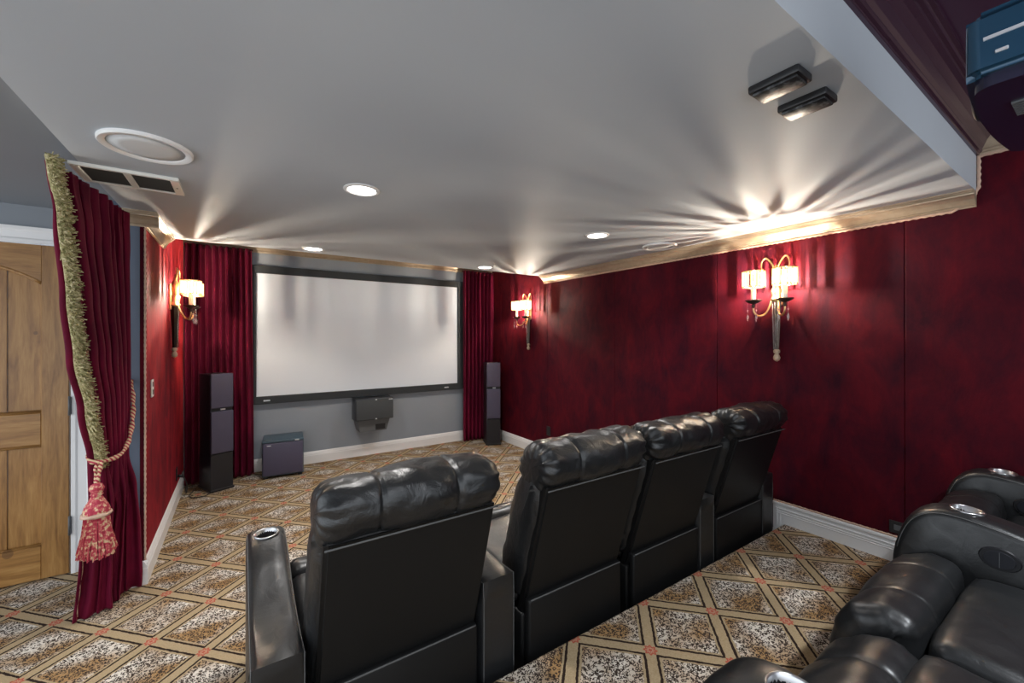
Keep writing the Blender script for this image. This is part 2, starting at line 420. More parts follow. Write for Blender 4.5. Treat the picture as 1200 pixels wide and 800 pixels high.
# braided cord edging
def braid(name, path, label, r=.0055):
    bm = bmesh.new(); cord(bm, path, r); return struct(name, bm, 'braid', label, 'braid trim', smooth=True)
braid('trim_7', [(XR-.006, YC, ZC-.084), (XR-.006, YS+.09, ZC-.084), (XR-.008, YS+.07, ZC-.078), (XR-.008, YS+.035, ZC-.035), (XR-.008, YS+.008, ZC-.02), (XR-.008, YS-.008, ZC+.02), (XR-.008, YS-.008, 2.425), (XR-.008, YS-.02, 2.426), (XR-.008, -1.0, 2.426)], 'braided cord under the right wall crown and up the ceiling drop', .008)
braid('trim_8', [(XL+.004, YE+.004, .14), (XL+.004, YE+.004, ZC-.09)], 'braided cord down the front edge of the left velvet wall')
braid('trim_9', [(XR-.012, 1.40, .344), (XR-.012, -.6, .344)], 'braided cord on top of the platform baseboard', .006)

# ------------------------------------------------------------------ door and casing
d1 = empty('door_1', (0, 0, 0), 'knotty alder panel door with arched upper panel and white casing', 'door', kind='structure')
DX0, DX1, DZ = -1.715, -.905, 2.062
obj('stile', bx(DX1-.12, DX1, YD, YD+.04, .008, DZ, .003), 'woodv', d1)
obj('stile', bx(DX0, DX0+.12, YD, YD+.04, .008, DZ, .003), 'woodv', d1)
xa, xb = DX0+.12, DX1-.12; xm = (xa+xb)/2
obj('rail', bx(xa, xb, YD, YD+.04, .008, .21, .003), 'woodh', d1)
obj('rail', bx(xa, xb, YD, YD+.04, .835, 1.03, .003), 'woodh', d1)
def arch(x, lo, hi): return lo + (hi-lo)*(1-((x-xm)/(xb-xm))**2)
bm = bmesh.new(); pr_ = [(xa, DZ), (xb, DZ)] + [(xb+(xa-xb)*i/20, arch(xb+(xa-xb)*i/20, 1.84, 1.94)) for i in range(21)]
prism(bm, pr_, (0, YD, 0), (0, YD+.04, 0), (1, 0, 0), (0, 0, 1)); obj('rail', bm, 'woodh', d1)
bm = bmesh.new()
tube(bm, [(xb+(xa-xb)*i/24, YD+.008, arch(xb+(xa-xb)*i/24, 1.832, 1.932)) for i in range(25)], .011, 8); obj('arch_bead', bm, 'woodv', d1, smooth=True)
for z in (.217, .828, 1.037):
    bm = bmesh.new(); tube(bm, [(xa, YD+.008, z), (xb, YD+.008, z)], .009, 8); obj('bead', bm, 'woodh', d1, smooth=True)
for z0, z1 in ((.217, .828), (1.037, 1.94)):
    for k in range(4):
        a = xa + (xb-xa)*k/4; b = xa + (xb-xa)*(k+1)/4
        obj('panel', bx(a+.001, b-.001, YD+.018+(.0 if k in (1, 2) else .004), YD+.036, z0, z1, .002), 'woodv', d1)
for z in (.309, 1.064, 1.82):
    h = obj('hinge', bx(DX1-.002, DX1+.012, YD-.012, YD+.004, z-.055, z+.055, .003), 'grey', d1)
    bm = bmesh.new(); tube(bm, [(DX1+.005, YD-.012, z-.06), (DX1+.005, YD-.012, z+.06)], .006, 8); obj('pin', bm, 'grey', h, smooth=True)
bm = bmesh.new(); lathe(bm, [(.028, 0), (.028, .008), (.012, .012), (.012, .04), (.026, .05), (.028, .065), (.018, .078), (0, .08)], 20, mtx=Matrix.Translation((DX0+.06, YD, .96)) @ Matrix.Rotation(R(90), 4, 'X'))
obj('knob', bm, 'bronze', d1, smooth=True)
CP = [(0, 0), (.018, 0), (.018, .02), (.012, .03), (.014, .07), (.022, .08), (.022, .098), (0, .098)]
bm = bmesh.new(); prism(bm, CP, (DX1+.008, YD+.02, 0), (DX1+.008, YD+.02, 2.075), (0, -1, 0), (1, 0, 0)); obj('casing', bm, 'white', d1)
bm = bmesh.new(); prism(bm, CP, (DX0-.008, YD+.02, 0), (DX0-.008, YD+.02, 2.075), (0, -1, 0), (-1, 0, 0)); obj('casing', bm, 'white', d1)
bm = bmesh.new(); prism(bm, CP, (DX0-.106, YD+.02, 2.07), (DX1+.106, YD+.02, 2.07), (0, -1, 0), (0, 0, 1)); obj('casing', bm, 'white', d1)

# ------------------------------------------------------------------ projection screen
ps = empty('projection_screen', (1.36, YF, .745), 'large white fixed frame projection screen with black border', 'screen')
def loc(o, p=ps): o.matrix_parent_inverse = Matrix.Translation(p.location).inverted(); return o
ox0, ox1, oz0, oz1, ix0, ix1, iz0, iz1 = .075, 2.668, .752, 2.285, .142, 2.58, .837, 2.20
for nm, a in (('frame_rail', (ox0, ox1, 5.285, 5.335, iz1, oz1)), ('frame_rail', (ox0, ox1, 5.285, 5.335, oz0, iz0)), ('frame_rail', (ox0, ix0, 5.285, 5.335, iz0, iz1)), ('frame_rail', (ix1, ox1, 5.285, 5.335, iz0, iz1))):
    loc(obj(nm, bx(*a, bev=.006, seg=2), 'frame', ps))
loc(obj('screen_surface', bx(ix0-.02, ix1+.02, 5.31, 5.335, iz0-.02, iz1+.02), 'screen', ps))
loc(obj('mounting_rail', bx(ox0+.2, ox1-.2, 5.335, YF, 2.10, 2.16), 'black', ps))
for x in (.24, 2.40): loc(obj('nameplate', bx(x-.032, x+.032, 5.279, 5.287, .782, .798, .002), 'silver', ps))

# ------------------------------------------------------------------ drapes beside the screen
def drape(name, x0, x1, n, label, seed, y=5.245, lean=0.0):
    bm = bmesh.new(); nx, nz = n*14, 40; rows = []
    for j in range(nz+1):
        z = .012 + (2.44-.012)*j/nz; row = []
        for i in range(nx+1):
            s = i/nx; ph = 2*math.pi*n*s
            am = .034 + .010*noise.noise(Vector((s*9, z*.9, seed)))
            w = 1 + .03*(1-z/2.44)*math.sin(seed)
            sh = .35*math.sin(ph)/(n*2*math.pi)*1.8
            x = x0 + (x1-x0)*(s - sh*0.9) + lean*(1-z/2.44)*(s) + .006*noise.noise(Vector((s*5, z*1.4, seed+3)))
            yy = y - am*math.sin(ph + .5*noise.noise(Vector((s*4, z*.7, seed+9)))) - .012*noise.noise(Vector((s*14, z*2, seed)))
            row.append(bm.verts.new((x, yy, z)))
        rows.append(row)
    for a, b in zip(rows, rows[1:]):
        for i in range(nx): bm.faces.new((a[i], a[i+1], b[i+1], b[i]))
    o = obj(name, bm, 'drape', smooth=True); s = o.modifiers.new('t', 'SOLIDIFY'); s.thickness = .004
    bm = bmesh.new(); tube(bm, [(x0-.01, y+.02, 2.435), (x1+.01, y+.02, 2.435)], .011, 8); obj('curtain_rod', bm, 'bronze', o, smooth=True)
    return tag(o, label, 'curtain', 'velvet drapes beside the screen')
drape('velvet_drape', XL+.02, .10, 10, 'pleated crimson velvet drape behind the left tower speaker', 1.0, lean=.02)
drape('velvet_drape', 2.645, XR-.03, 8, 'pleated crimson velvet drape behind the right tower speaker', 5.0, lean=-.005)

# ------------------------------------------------------------------ tower speakers, subwoofer, centre speaker
def rrect(hw, y0, y1, rf, n=6):
    pts = []
    for cx, cy, a0 in ((hw-rf, y0+rf, -90), (hw-.006, y1-.006, 0), (-hw+.006, y1-.006, 90), (-hw+rf, y0+rf, 180)):
        r = rf if cy == y0+rf else .006
        for k in range(n+1):
            a = R(a0 + 90*k/n); pts.append((cx + r*math.cos(a), cy + r*math.sin(a)))
    return pts
def prism_z(bm, pts, z0, z1, dy_top=0):
    A = [bm.verts.new((x, y, z0)) for x, y in pts]; B = [bm.verts.new((x, y+dy_top, z1)) for x, y in pts]; n = len(pts)
    for i in range(n): bm.faces.new((A[i], A[(i+1)%n], B[(i+1)%n], B[i]))
    bm.faces.new(A[::-1]); bm.faces.new(B)
def tower(loc_, rz, label):
    t_ = empty('tower_speaker', loc_, label, 'speaker', 'tower speakers in the front corners', rz)
    bm = bmesh.new(); prism_z(bm, rrect(.096, .010, .275, .012), .025, 1.13); obj('cabinet', bm, 'satin', t_, smooth=True, auto=40)
    bm = bmesh.new(); prism_z(bm, rrect(.097, -.004, .28, .012), .02, .36); obj('bass_section', bm, 'satin', t_, smooth=True, auto=40)
    bm = bmesh.new(); box(bm, -.094, .094, -.014, .02, .37, .775, .008, 3); obj('grille', bm, 'grille', t_, smooth=True, auto=50)
    bm = bmesh.new(); box(bm, -.094, .094, -.010, .02, .805, 1.14, .008, 3)
    o = obj('grille', bm, 'grille', t_, smooth=True, auto=50)
    obj('badge', bx(-.012, .030, .002, .012, .783, .797, .002), 'silver', t_)
    bm = bmesh.new(); box(bm, -.105, .105, -.012, .285, .004, .026, .006, 2); obj('plinth', bm, 'black', t_)
    return t_
tower((-.152, 4.892, 0), R(22), 'dark tower speaker in the left front corner beside the red wall')
tower((2.911, 4.855, 0), R(-20), 'dark tower speaker in the right front corner beside the sconce')
sw = empty('subwoofer', (.376, 4.975, 0), 'boxy dark violet subwoofer with slate blue top below the screen', 'subwoofer', rz=R(-5))
bm = bmesh.new(); box(bm, -.195, .195, .022, .335, .02, .405, .012, 3); obj('cabinet', bm, 'slate', sw, smooth=True, auto=45)
bm = bmesh.new(); box(bm, -.188, .188, .0, .03, .035, .375, .01, 3); obj('front_grille', bm, 'lilac', sw, smooth=True, auto=45)
bm = bmesh.new(); box(bm, -.195, .195, .004, .03, .378, .402, .006, 2); obj('control_strip', bm, 'slate', sw)
obj('badge', bx(.11, .15, -.004, .004, .382, .396, .002), 'silver', sw); obj('badge', bx(-.15, -.11, -.004, .004, .348, .356, .002), 'silver', sw)
for sx, sy in ((-1, .05), (1, .05), (-1, .3), (1, .3)): obj('foot', bx(sx*.16-.02, sx*.16+.02, sy-.02, sy+.02, 0, .022, .004), 'black', sw)
cs = empty('center_speaker', (1.365, YF, .37), 'dark grey center speaker on wall bracket under the screen', 'speaker')
cs.rotation_euler = (0, 0, 0)
bm = bmesh.new(); box(bm, -.228, .228, -.27, -.08, .115, .375, .008, 2, mtx=Matrix.Rotation(R(0), 4, 'X')); obj('cabinet', bm, 'satin', cs, smooth=True, auto=45)
bm = bmesh.new(); box(bm, -.222, .222, -.288, -.265, .122, .37, .008, 3); obj('grille', bm, mat('center_grille', (.045, .05, .054), .7), cs, smooth=True, auto=45)
bm = bmesh.new(); prism(bm, [(-.20, .125), (.20, .125), (.155, -.03), (-.165, -.03)], (0, -.22, 0), (0, -.02, 0), (1, 0, 0), (0, 0, 1)); obj('bracket', bm, 'grey', cs)
obj('bracket_panel', bx(.02, .14, -.226, -.218, -.015, .05, .002), 'black', cs)
obj('mount_plate', bx(-.14, .14, -.085, 0, .0, .30, .003), 'grey', cs)
for x, z in ((.01, .362), (.01, .13), (.175, .356), (.2, .356)): obj('label_plate', bx(x-.01, x+.01, -.2915, -.286, z-.006, z+.006, .001), 'silver', cs)

# ------------------------------------------------------------------ sconces
def sconce(loc_, rz, label):
    """local: +y away from wall, x along wall"""
    s = empty('wall_sconce', loc_, label, 'sconce', 'two-lamp crystal wall sconces', rz)
    bm = bmesh.new(); lathe(bm, [(.002, 1.325), (.018, 1.335), (.022, 1.352), (.016, 1.37), (.010, 1.378), (.020, 1.388), (.020, 1.402), (.013, 1.41)], 14, (0, .035, 0)); obj('finial', bm, 'finial', s, smooth=True)
    bm = bmesh.new(); tube(bm, [(0, .035, 1.405), (0, .035, 1.76)], lambda t_: .012+.014*t_, 8, lobes=4, amp=.12); obj('stem', bm, 'bronze', s, smooth=True, auto=40)
    bm = bmesh.new()
    for k in range(3): tube(bm, [((k-1)*.010, .055, 1.41), ((k-1)*.017, .062, 1.755)], .0035, 6)
    obj('glass_rod', bm, 'glass', s, smooth=True)
    bm = bmesh.new(); lathe(bm, [(.022, 1.745), (.036, 1.752), (.036, 1.765), (.026, 1.775), (.03, 1.80), (.034, 1.83), (.024, 1.845), (.02, 1.88), (.028, 1.91), (.024, 1.945), (.012, 1.965), (.016, 1.98), (.006, 2.0), (0, 2.005)], 16, (0, .04, 0)); obj('body', bm, 'brass', s, smooth=True)
    obj('wall_plate', bx(-.028, .028, 0, .02, 1.72, 1.93, .008, 2), 'brass', s)
    for sg in (-1, 1):
        bm = bmesh.new(); pts = catmull([(0, .045, 1.955), (sg*.03, .05, 2.02), (sg*.062, .055, 2.055), (sg*.085, .06, 2.035), (sg*.09, .06, 1.99), (sg*.075, .06, 1.975)], 6, False); tube(bm, pts, lambda t_: .0075*(1-.5*t_), 6); obj('scroll', bm, 'brass', s, smooth=True)
        a = (sg*.10, .15, 0)
        bm = bmesh.new(); pts = catmull([(sg*.014, .05, 1.80), (sg*.028, .07, 1.72), (sg*.045, .10, 1.66), (sg*.075, .13, 1.645), (sg*.098, .148, 1.675), (sg*.10, .15, 1.735)], 7, False); tube(bm, pts, .0065, 8); arm = obj('arm', bm, 'brass', s, smooth=True)
        bm = bmesh.new(); lathe(bm, [(.006, 1.70), (.012, 1.715), (.008, 1.728), (.03, 1.737), (.052, 1.752), (.052, 1.757), (.03, 1.745), (.01, 1.745)], 20, a); obj('drip_dish', bm, 'bronze', s, smooth=True)
        bm = bmesh.new(); lathe(bm, [(.016, 1.745), (.016, 1.85)], 14, a); obj('candle_sleeve', bm, 'cream', s, smooth=True, auto=40)
        bm = bmesh.new(); lathe(bm, [(.002, 1.848), (.0026, 1.855), (.0026, 1.872), (.0015, 1.88), (0, 1.884)], 6, a); obj('bulb', bm, 'bulb', s, smooth=True)
        sh = bmesh.new()
        for z in (1.849, 1.957):
            ringp = [(a[0]+.07*math.cos(2*math.pi*k/28), a[1]+.07*math.sin(2*math.pi*k/28), z) for k in range(29)]
            tube(sh, ringp, .0042, 6, False); obj('shade_ring', sh, 'brass', s, smooth=True); sh = bmesh.new()
        for k in range(3):
            an = 2*math.pi*k/3; tube(sh, [(a[0]+.015*math.cos(an), a[1]+.015*math.sin(an), 1.846), (a[0]+.07*math.cos(an), a[1]+.07*math.sin(an), 1.849)], .0015, 4)
        obj('shade_spider', sh, 'brass', s)
        sh = bmesh.new(); rnd = random.Random(3)
        for k in range(20):
            an = 2*math.pi*(k + .22*rnd.uniform(-1, 1))/20; wd = .0058*rnd.uniform(.75, 1.25)
            box(sh, -wd, wd, -.0014, .0014, 1.849, 1.957, mtx=Matrix.Translation(a) @ Matrix.Rotation(an, 4, 'Z') @ Matrix.Translation((0, .07, 0)))
        obj('crystal_shade', sh, 'shade', s)
        for dx in (-.028, .03):
            bm = bmesh.new(); lathe(bm, [(.001, 1.742), (.001, 1.69), (.006, 1.682), (.001, 1.672), (.001, 1.66), (.009, 1.635), (.005, 1.615), (0, 1.60)], 8, (a[0]+dx, a[1]+.02, 0)); obj('crystal_drop', bm, 'glass', s, smooth=True)
    return s
sconce((XR, 1.37, 0), R(90), 'lit brass two-lamp sconce on right velvet wall above the recliners')
sconce((XR, 4.345, 0), R(90), 'lit brass two-lamp sconce on right wall near the front drape')
sconce((XL, 4.345, 0), R(-90), 'lit brass two-lamp sconce on the left red wall')

# ------------------------------------------------------------------ ceiling fittings
def downlight(x, y, label, z=ZC, group='recessed ceiling downlights', p=None):
    d = empty('recessed_downlight', (x, y, z), label, 'downlight', group)
    bm = bmesh.new(); lathe(bm, [(.088, 0), (.088, -.004), (.072, -.008), (.066, -.003), (.066, 0)], 32); obj('trim_ring', bm, 'white', d, smooth=True, auto=40)
    bm = bmesh.new(); lathe(bm, [(.066, -.001), (.064, -.004), (.03, -.006), (0, -.0065)], 28); obj('lens', bm, 'downlens', d, smooth=True)
    ld = bpy.data.lights.new('downlight_beam', 'SPOT'); ld.energy = p or P_DOWN; ld.spot_size = R(125); ld.spot_blend = .9; ld.shadow_soft_size = .06; ld.color = (1, .97, .94) if z == ZC else (.90, .95, 1)
    lo = bpy.data.objects.new('downlight_beam', ld); link(lo, d); lo.location = (0, 0, -.02)
downlight(.515, 2.168, 'glowing downlight in the middle of the grey ceiling, nearest the tied curtain')
downlight(.515, 3.85, 'glowing downlight at front edge of ceiling above the left of the screen')
downlight(2.20, 3.85, 'glowing downlight at front edge of ceiling by the right drape')
downlight(2.20, 2.18, 'glowing downlight between ceiling speaker and room centre over the far recliners')
for x, y, q in ((.7, -.55, 'left'), (1.95, -.55, 'right')):
    downlight(x, y, q + ' unseen fill downlight added in the plum tray ceiling above the rear platform', ZT, 'added tray fill downlights', P_REAR)  # unseen lamps added to brighten the platform and rear seats
downlight(-1.6, 1.9, 'unseen fill downlight added in the hall ceiling outside the curtain', 2.30, 'added hall fill downlights', P_HALL)  # unseen lamp added as soft fill from the hall side
def ceil_speaker(x, y, r, label):
    d = empty('ceiling_speaker', (x, y, ZC), label, 'ceiling speaker', 'round in-ceiling speakers')
    bm = bmesh.new(); lathe(bm, [(r, 0), (r, -.010), (r-.004, -.014), (r-.022, -.012), (r-.026, -.008), (r-.026, 0)], 48); obj('bezel', bm, 'white', d, smooth=True, auto=40)
    bm = bmesh.new(); lathe(bm, [(r-.026, -.007), (r*.5, -.012), (0, -.014)], 48); obj('grille', bm, 'spkgrille', d, smooth=True)
ceil_speaker(-.308, 2.143, .145, 'large round white ceiling speaker above the tied curtain')
ceil_speaker(2.89, 2.152, .135, 'round white ceiling speaker near the right wall crown')
v = empty('air_vent', (-.43, 2.61, ZC), 'rectangular ceiling air vent with two dark louvred openings beside the curtain top', 'vent')
for a in ((-.185, .185, -.122, -.105), (-.185, .185, .105, .122), (-.185, -.155, -.105, .105), (.15, .185, -.105, .105), (-.015, .012, -.105, .105)):
    obj('frame_bar', bx(a[0], a[1], a[2], a[3], -.016, 0, .002), 'cream', v)
obj('filter', bx(-.16, .16, -.11, .11, -.004, 0), 'ventdark', v)
for k in range(16):
    y = -.098 + .0131*k
    for x0, x1 in ((-.155, -.015), (.012, .15)):
        bm = bmesh.new(); box(bm, x0, x1, -.0045, .0045, -.0007, .0007, mtx=Matrix.Translation((0, y, -.009)) @ Matrix.Rotation(R(35), 4, 'X')); obj('louvre', bm, 'ventdark', v)
obj('screw', bx(.164, .171, -.004, .004, -.018, -.015, .001), 'bronze', v)
for x, lb in ((1.315, 'black glass-faced infrared emitter on ceiling, farther from the right wall'), (1.50, 'black glass-faced infrared emitter on ceiling, nearer the right wall')):
    e = empty('infrared_emitter', (x, .568, ZC), lb, 'emitter', 'ceiling infrared emitters')
    bm = bmesh.new(); box(bm, -.045, .045, -.068, .068, -.024, 0, .006, 2); obj('housing', bm, 'black', e, smooth=True, auto=40)
    bm = bmesh.new(); box(bm, -.036, .036, -.060, .060, -.032, -.022, .005, 2); obj('lens_window', bm, 'lens', e, smooth=True, auto=40)

# ------------------------------------------------------------------ projector hung in the tray
pj = empty('projector', (1.39, -.03, 1.985), 'glossy dark blue projector hanging under the plum tray ceiling', 'projector')
def ppts(hw, yb, yf, bulge, rc, n=7):
    pts = [(-hw, yb)]
    pts = [(hw, yb), (hw, yf-rc)]
    for k in range(n+1):
        a = R(90*k/n); pts.append((hw-rc+rc*math.cos(a), yf-rc+rc*math.sin(a)))
    for k in range(1, 8): 
        s = k/8; pts.append((hw-rc-2*(hw-rc)*s, yf+bulge*math.sin(math.pi*s)))
    for k in range(n+1):
        a = R(90+90*k/n); pts.append((-hw+rc+rc*math.cos(a), yf-rc+rc*math.sin(a)))
    pts += [(-hw, yb)]
    return pts
bm = bmesh.new(); prism_z(bm, ppts(.245, -.26, .205, .012, .022), .0, .115); bmesh.ops.bevel(bm, geom=[e for e in bm.edges if abs(e.verts[0].co.z-e.verts[1].co.z) < 1e-6], offset=.012, segments=3, affect='EDGES'); obj('shell', bm, 'projgloss', pj, smooth=True, auto=40)
bm = bmesh.new(); prism_z(bm, ppts(.236, -.25, .196, .012, .03), -.022, .004); obj('underside', bm, 'projdark', pj, smooth=True, auto=40)
bm = bmesh.new(); prism_z(bm, ppts(.20, -.22, .15, .01, .04), .11, .15); obj('top_cover', bm, 'projgloss', pj, smooth=True, auto=40)
bm = bmesh.new(); box(bm, -.2475, -.243, -.25, .18, .060, .066); obj('side_strip', bm, 'silver', pj)
for k in range(7): obj('vent_slot', bx(-.12+k*.012, -.114+k*.012, .10, .16, -.0255, -.021), 'grey', pj)
obj('side_button', bx(-.248, -.243, .150, .166, .03, .036, .001), 'silver', pj)
bm = bmesh.new(); lathe(bm, [(.05, .20), (.052, .222), (.045, .226), (.04, .222), (0, .225)], 24, mtx=Matrix.Translation((0, 0, .055)) @ Matrix.Rotation(R(-90), 4, 'X')); obj('lens_barrel', bm, 'black', pj, smooth=True, auto=40)
bm = bmesh.new(); lathe(bm, [(.022, .14), (.022, .545), (.06, .55), (.06, .575)], 16); obj('mount_pole', bm, 'black', pj, smooth=True, auto=40)
for sx in (-1, 1):
    for y in (-.12, .06):
        bm = bmesh.new(); tube(bm, [(0, -.03, .20), (sx*.12, y, .148)], .008, 6); obj('mount_arm', bm, 'black', pj)

# ------------------------------------------------------------------ recliners
PIPE = []
def nr3(q): return Vector((0, q.x, q.y))
def arm_mesh():
    out = catmull([(0, .03), (0, .30), (0, .535), (.012, .553), (.10, .552), (.25, .555), (.42, .590), (.56, .630), (.68, .648), (.755, .640), (.815, .590), (.853, .48), (.866, .33), (.866, .03)][0:1] and
        [Vector((p[0], p[1], 0)) for p in [(0, .03), (0, .30), (0, .535), (.012, .553), (.10, .552), (.25, .555), (.42, .590), (.56, .630), (.68, .648), (.755, .640), (.815, .590), (.853, .48), (.866, .33), (.866, .03)]], 6, False)
    out = resample(out, 90, False); n = len(out); c = Vector((.43, .2, 0)); nr = []
    for i in range(n):
        tg = out[min(i+1, n-1)]-out[max(i-1, 0)]; q = Vector((-tg.y, tg.x, 0)).normalized(); nr.append(q)
    bm = bmesh.new(); hw = .074; rings = []; cols = 20
    for j in range(cols+1):
        s = -1+2*j/cols; s = math.copysign(abs(s)**.7, s); x = hw*s; e = hw-abs(x); r = .022
        ins = r*(1-math.sqrt(max(0, 1-(1-min(e, r)/r)**2))); ring = []
        for i, p in enumerate(out):
            k = -ins + .010*(1-s*s) + .003*noise.noise(Vector((x*20, p.x*8, p.y*8)))
            if p.x > .06 and p.x < .5 and p.y > .5: k -= .010*(1-s*s)*math.sin((p.x-.06)/.44*math.pi)
            if p.y < .5 and p.x < .05: k = -ins*.4
            q = p + nr[i]*k; ring.append(bm.verts.new((x, q.x, max(q.y, .02))))
        rings.append(ring)
    for j in (1, cols-1): PIPE.append([rings[j][i].co.copy() + nr3(nr[i])*.0008 for i in range(6, n-20)])
    for a, b in zip(rings, rings[1:]):
        for i in range(n-1): bm.faces.new((a[i], a[i+1], b[i+1], b[i]))
        bm.faces.new((a[n-1], a[0], b[0], b[n-1]))
    bm.faces.new(rings[0]); bm.faces.new(rings[-1][::-1])
    bmesh.ops.recalc_face_normals(bm, faces=bm.faces[:])
    return bm
def cup_cut(o):
    bm = bmesh.new(); lathe(bm, [(.041, -.085), (.041, .06)], 28, (0, .672, .648)); me = bpy.data.meshes.new('cut'); bmesh.ops.recalc_face_normals(bm, faces=bm.faces[:]); bm.to_mesh(me); bm.free()
    c = bpy.data.objects.new('cut', me); COL.objects.link(c)
    md = o.modifiers.new('b', 'BOOLEAN'); md.object = c; md.operation = 'DIFFERENCE'; md.solver = 'EXACT'
    dg = bpy.context.evaluated_depsgraph_get(); dg.update(); nm = bpy.data.meshes.new_from_object(o.evaluated_get(dg))
    o.modifiers.clear(); o.data = nm; bpy.data.objects.remove(c)
_arm = obj('arm', arm_mesh(), 'leather2', None, smooth=True); cup_cut(_arm)
ARM = _arm.data; ARM.polygons.foreach_set('use_smooth', [True]*len(ARM.polygons)); ARM.set_sharp_from_angle(angle=R(50)); bpy.data.objects.remove(_arm)
bm = bmesh.new(); lathe(bm, [(.0005, -.078), (.039, -.078), (.041, -.070), (.0405, .005), (.044, .008), (.047, .005), (.046, .0), (.041, -.002)], 36, capb=False, capt=False); _c = obj('cup', bm, 'chrome', None, smooth=True); CUP = _c.data; bpy.data.objects.remove(_c)
def oval(bm, ry, rz, x0, x1, loc_, n=28, inset=.9):
    L = Vector(loc_); A = [bm.verts.new(L+Vector((x0, ry*math.cos(2*math.pi*k/n), rz*math.sin(2*math.pi*k/n)))) for k in range(n)]
    B = [bm.verts.new(L+Vector((x1, inset*ry*math.cos(2*math.pi*k/n), inset*rz*math.sin(2*math.pi*k/n)))) for k in range(n)]
    for k in range(n): bm.faces.new((A[k], A[(k+1)%n], B[(k+1)%n], B[k]))
    bm.faces.new(A); bm.faces.new(B)
def make_arm(root, x, ctrl):
    a = link(bpy.data.objects.new('arm', ARM), root); a.location = (x, 0, 0)
    c = link(bpy.data.objects.new('cup_holder', CUP), a); c.location = (0, .672, .6545); c.rotation_euler = (R(3), 0, 0); c['label'] = 'steel cup holder'
    if ctrl:
        bm = bmesh.new(); oval(bm, .052, .041, -.070, -.081, (0, .585, .535), inset=.90); o = obj('control_bezel', bm, 'black', a, smooth=True, auto=40)
        bm = bmesh.new(); oval(bm, .038, .029, -.078, -.0845, (0, .585, .535), inset=.95); obj('control_button', bm, 'satin', a, smooth=True, auto=40)
        bm = bmesh.new(); box(bm, -.0855, -.0842, .584, .5855, .509, .561); obj('button_groove', bm, 'grey', a)
    bm = bmesh.new()
    for pp in PIPE: tube(bm, pp, .0018, 5)
    obj('piping', bm, 'stitch', a, smooth=True)
def recliner(x, y, z, label, arms, seed, seat_dz=0, roll=(0, 0)):
    t_ = empty('theater_recliner', (x, y, z), label, 'recliner', 'black leather theater recliners')
    ln = lambda zz: -.12 + .294*(.91-zz)
    # rear shell panel, leaning back
    bm = bmesh.new(); pf = [(ln(.30), .30), (ln(.915), .915), (ln(.915)+.05, .915), (ln(.30)+.05, .30)]
    prism(bm, [(a, b) for a, b in pf], (-.283, 0, 0), (.283, 0, 0), (0, 1, 0), (0, 0, 1)); bmesh.ops.bevel(bm, geom=bm.edges[:], offset=.012, segments=3, affect='EDGES'); bp_ = obj('back_panel', bm, 'vinyl', t_, smooth=True, auto=50)
    bm = bmesh.new()
    tube(bm, dense([(-.283, ln(.900)-.010, .898), (.283, ln(.900)-.010, .898)], .02), .0032, 5); obj('piping', bm, 'stitch', bp_, smooth=True)
    # side welt of the back
    bm = bmesh.new(); pillow(bm, [(ln(.40)+.03, .40), (ln(.65)+.025, .65), (ln(.90)+.03, .90), (ln(.95)+.12, .95), (ln(.90)+.20, .89), (ln(.65)+.21, .65), (ln(.45)+.20, .45), (ln(.40)+.12, .39)], .305, 30, 44, .05, (-.36, .36), .010, .007, .004, seed); obj('back_cushion', bm, 'leather', t_, smooth=True)
    bm = bmesh.new(); pillow(bm, [(-.112, .912), (-.140, .945), (-.152, .99), (-.138, 1.035), (-.085, 1.062), (-.02, 1.064), (.035, 1.045), (.072, .995), (.078, .93), (.055, .875), (.0, .855), (-.07, .875)], .300, 120, 72, .055, (-.42, .42), .009, .011, .008, seed+5, .010); obj('headrest', bm, 'leather', t_, smooth=True)
    bm = bmesh.new(); box(bm, -.278, .278, .006, .045, .03, .402, .012, 3)
    for v_ in bm.verts: v_.co.y += .006*noise.noise(v_.co*6+Vector((seed, 0, 0)))
    lp = obj('lower_back_panel', bm, 'vinyl', t_, smooth=True, auto=50)
    bm = bmesh.new(); tube(bm, dense([(-.268, .007, .40), (.268, .007, .40)], .02), .003, 5); obj('piping', bm, 'stitch', lp, smooth=True)
    obj('base', bx(-.29, .29, .045, .70, .03, .33, .01, 2), 'vinyl', t_, smooth=True, auto=50)
    dz = seat_dz
    bm = bmesh.new(); pillow(bm, [(.12, .34), (.11, .42+dz), (.20, .452+dz), (.40, .460+dz), (.58, .470+dz), (.640, .455+dz), (.652, .40), (.62, .34), (.40, .325)], .303, 30, 44, .04, (), .01, .006, .0, seed+2, .004); obj('seat_cushion', bm, 'leather2', t_, smooth=True)
    ry, rz = roll
    bm = bmesh.new(); pillow(bm, [(.650+ry, .36+rz), (.652+ry, .44+rz), (.69+ry, .478+rz), (.755+ry, .475+rz), (.83+ry, .425+rz), (.868+ry, .33), (.872+ry, .20), (.85+ry, .10), (.78, .09), (.70, .15), (.66, .25)], .303, 100, 60, .05, (-.40, .40), .005, .005, .005, seed+8, .004); obj('footrest', bm, 'leather2', t_, smooth=True)
    for sx in (-1, 1):
        for yy in (.10, .62): 
            bm = bmesh.new(); lathe(bm, [(.022, 0), (.026, .03)], 10, (sx*.24, yy, 0)); obj('foot', bm, 'black', t_)
    for ax in arms: make_arm(t_, ax - x, z > 0 and ax > x)
    return t_
FY = 1.37; RY = -.336
recliner(.478, FY, 0, 'front row black leather recliner nearest the camera, with left cup holder arm', (.0915, .848), 1)
recliner(1.275, FY, 0, 'second front row black recliner from the left, joined without arm to its neighbor', (), 14)
recliner(1.925, FY, 0, 'third front row black recliner from the left, arm on its right', (2.283,), 23)
recliner(2.672, FY, 0, 'front row black recliner at far end beside the right velvet wall', (3.01,), 37)
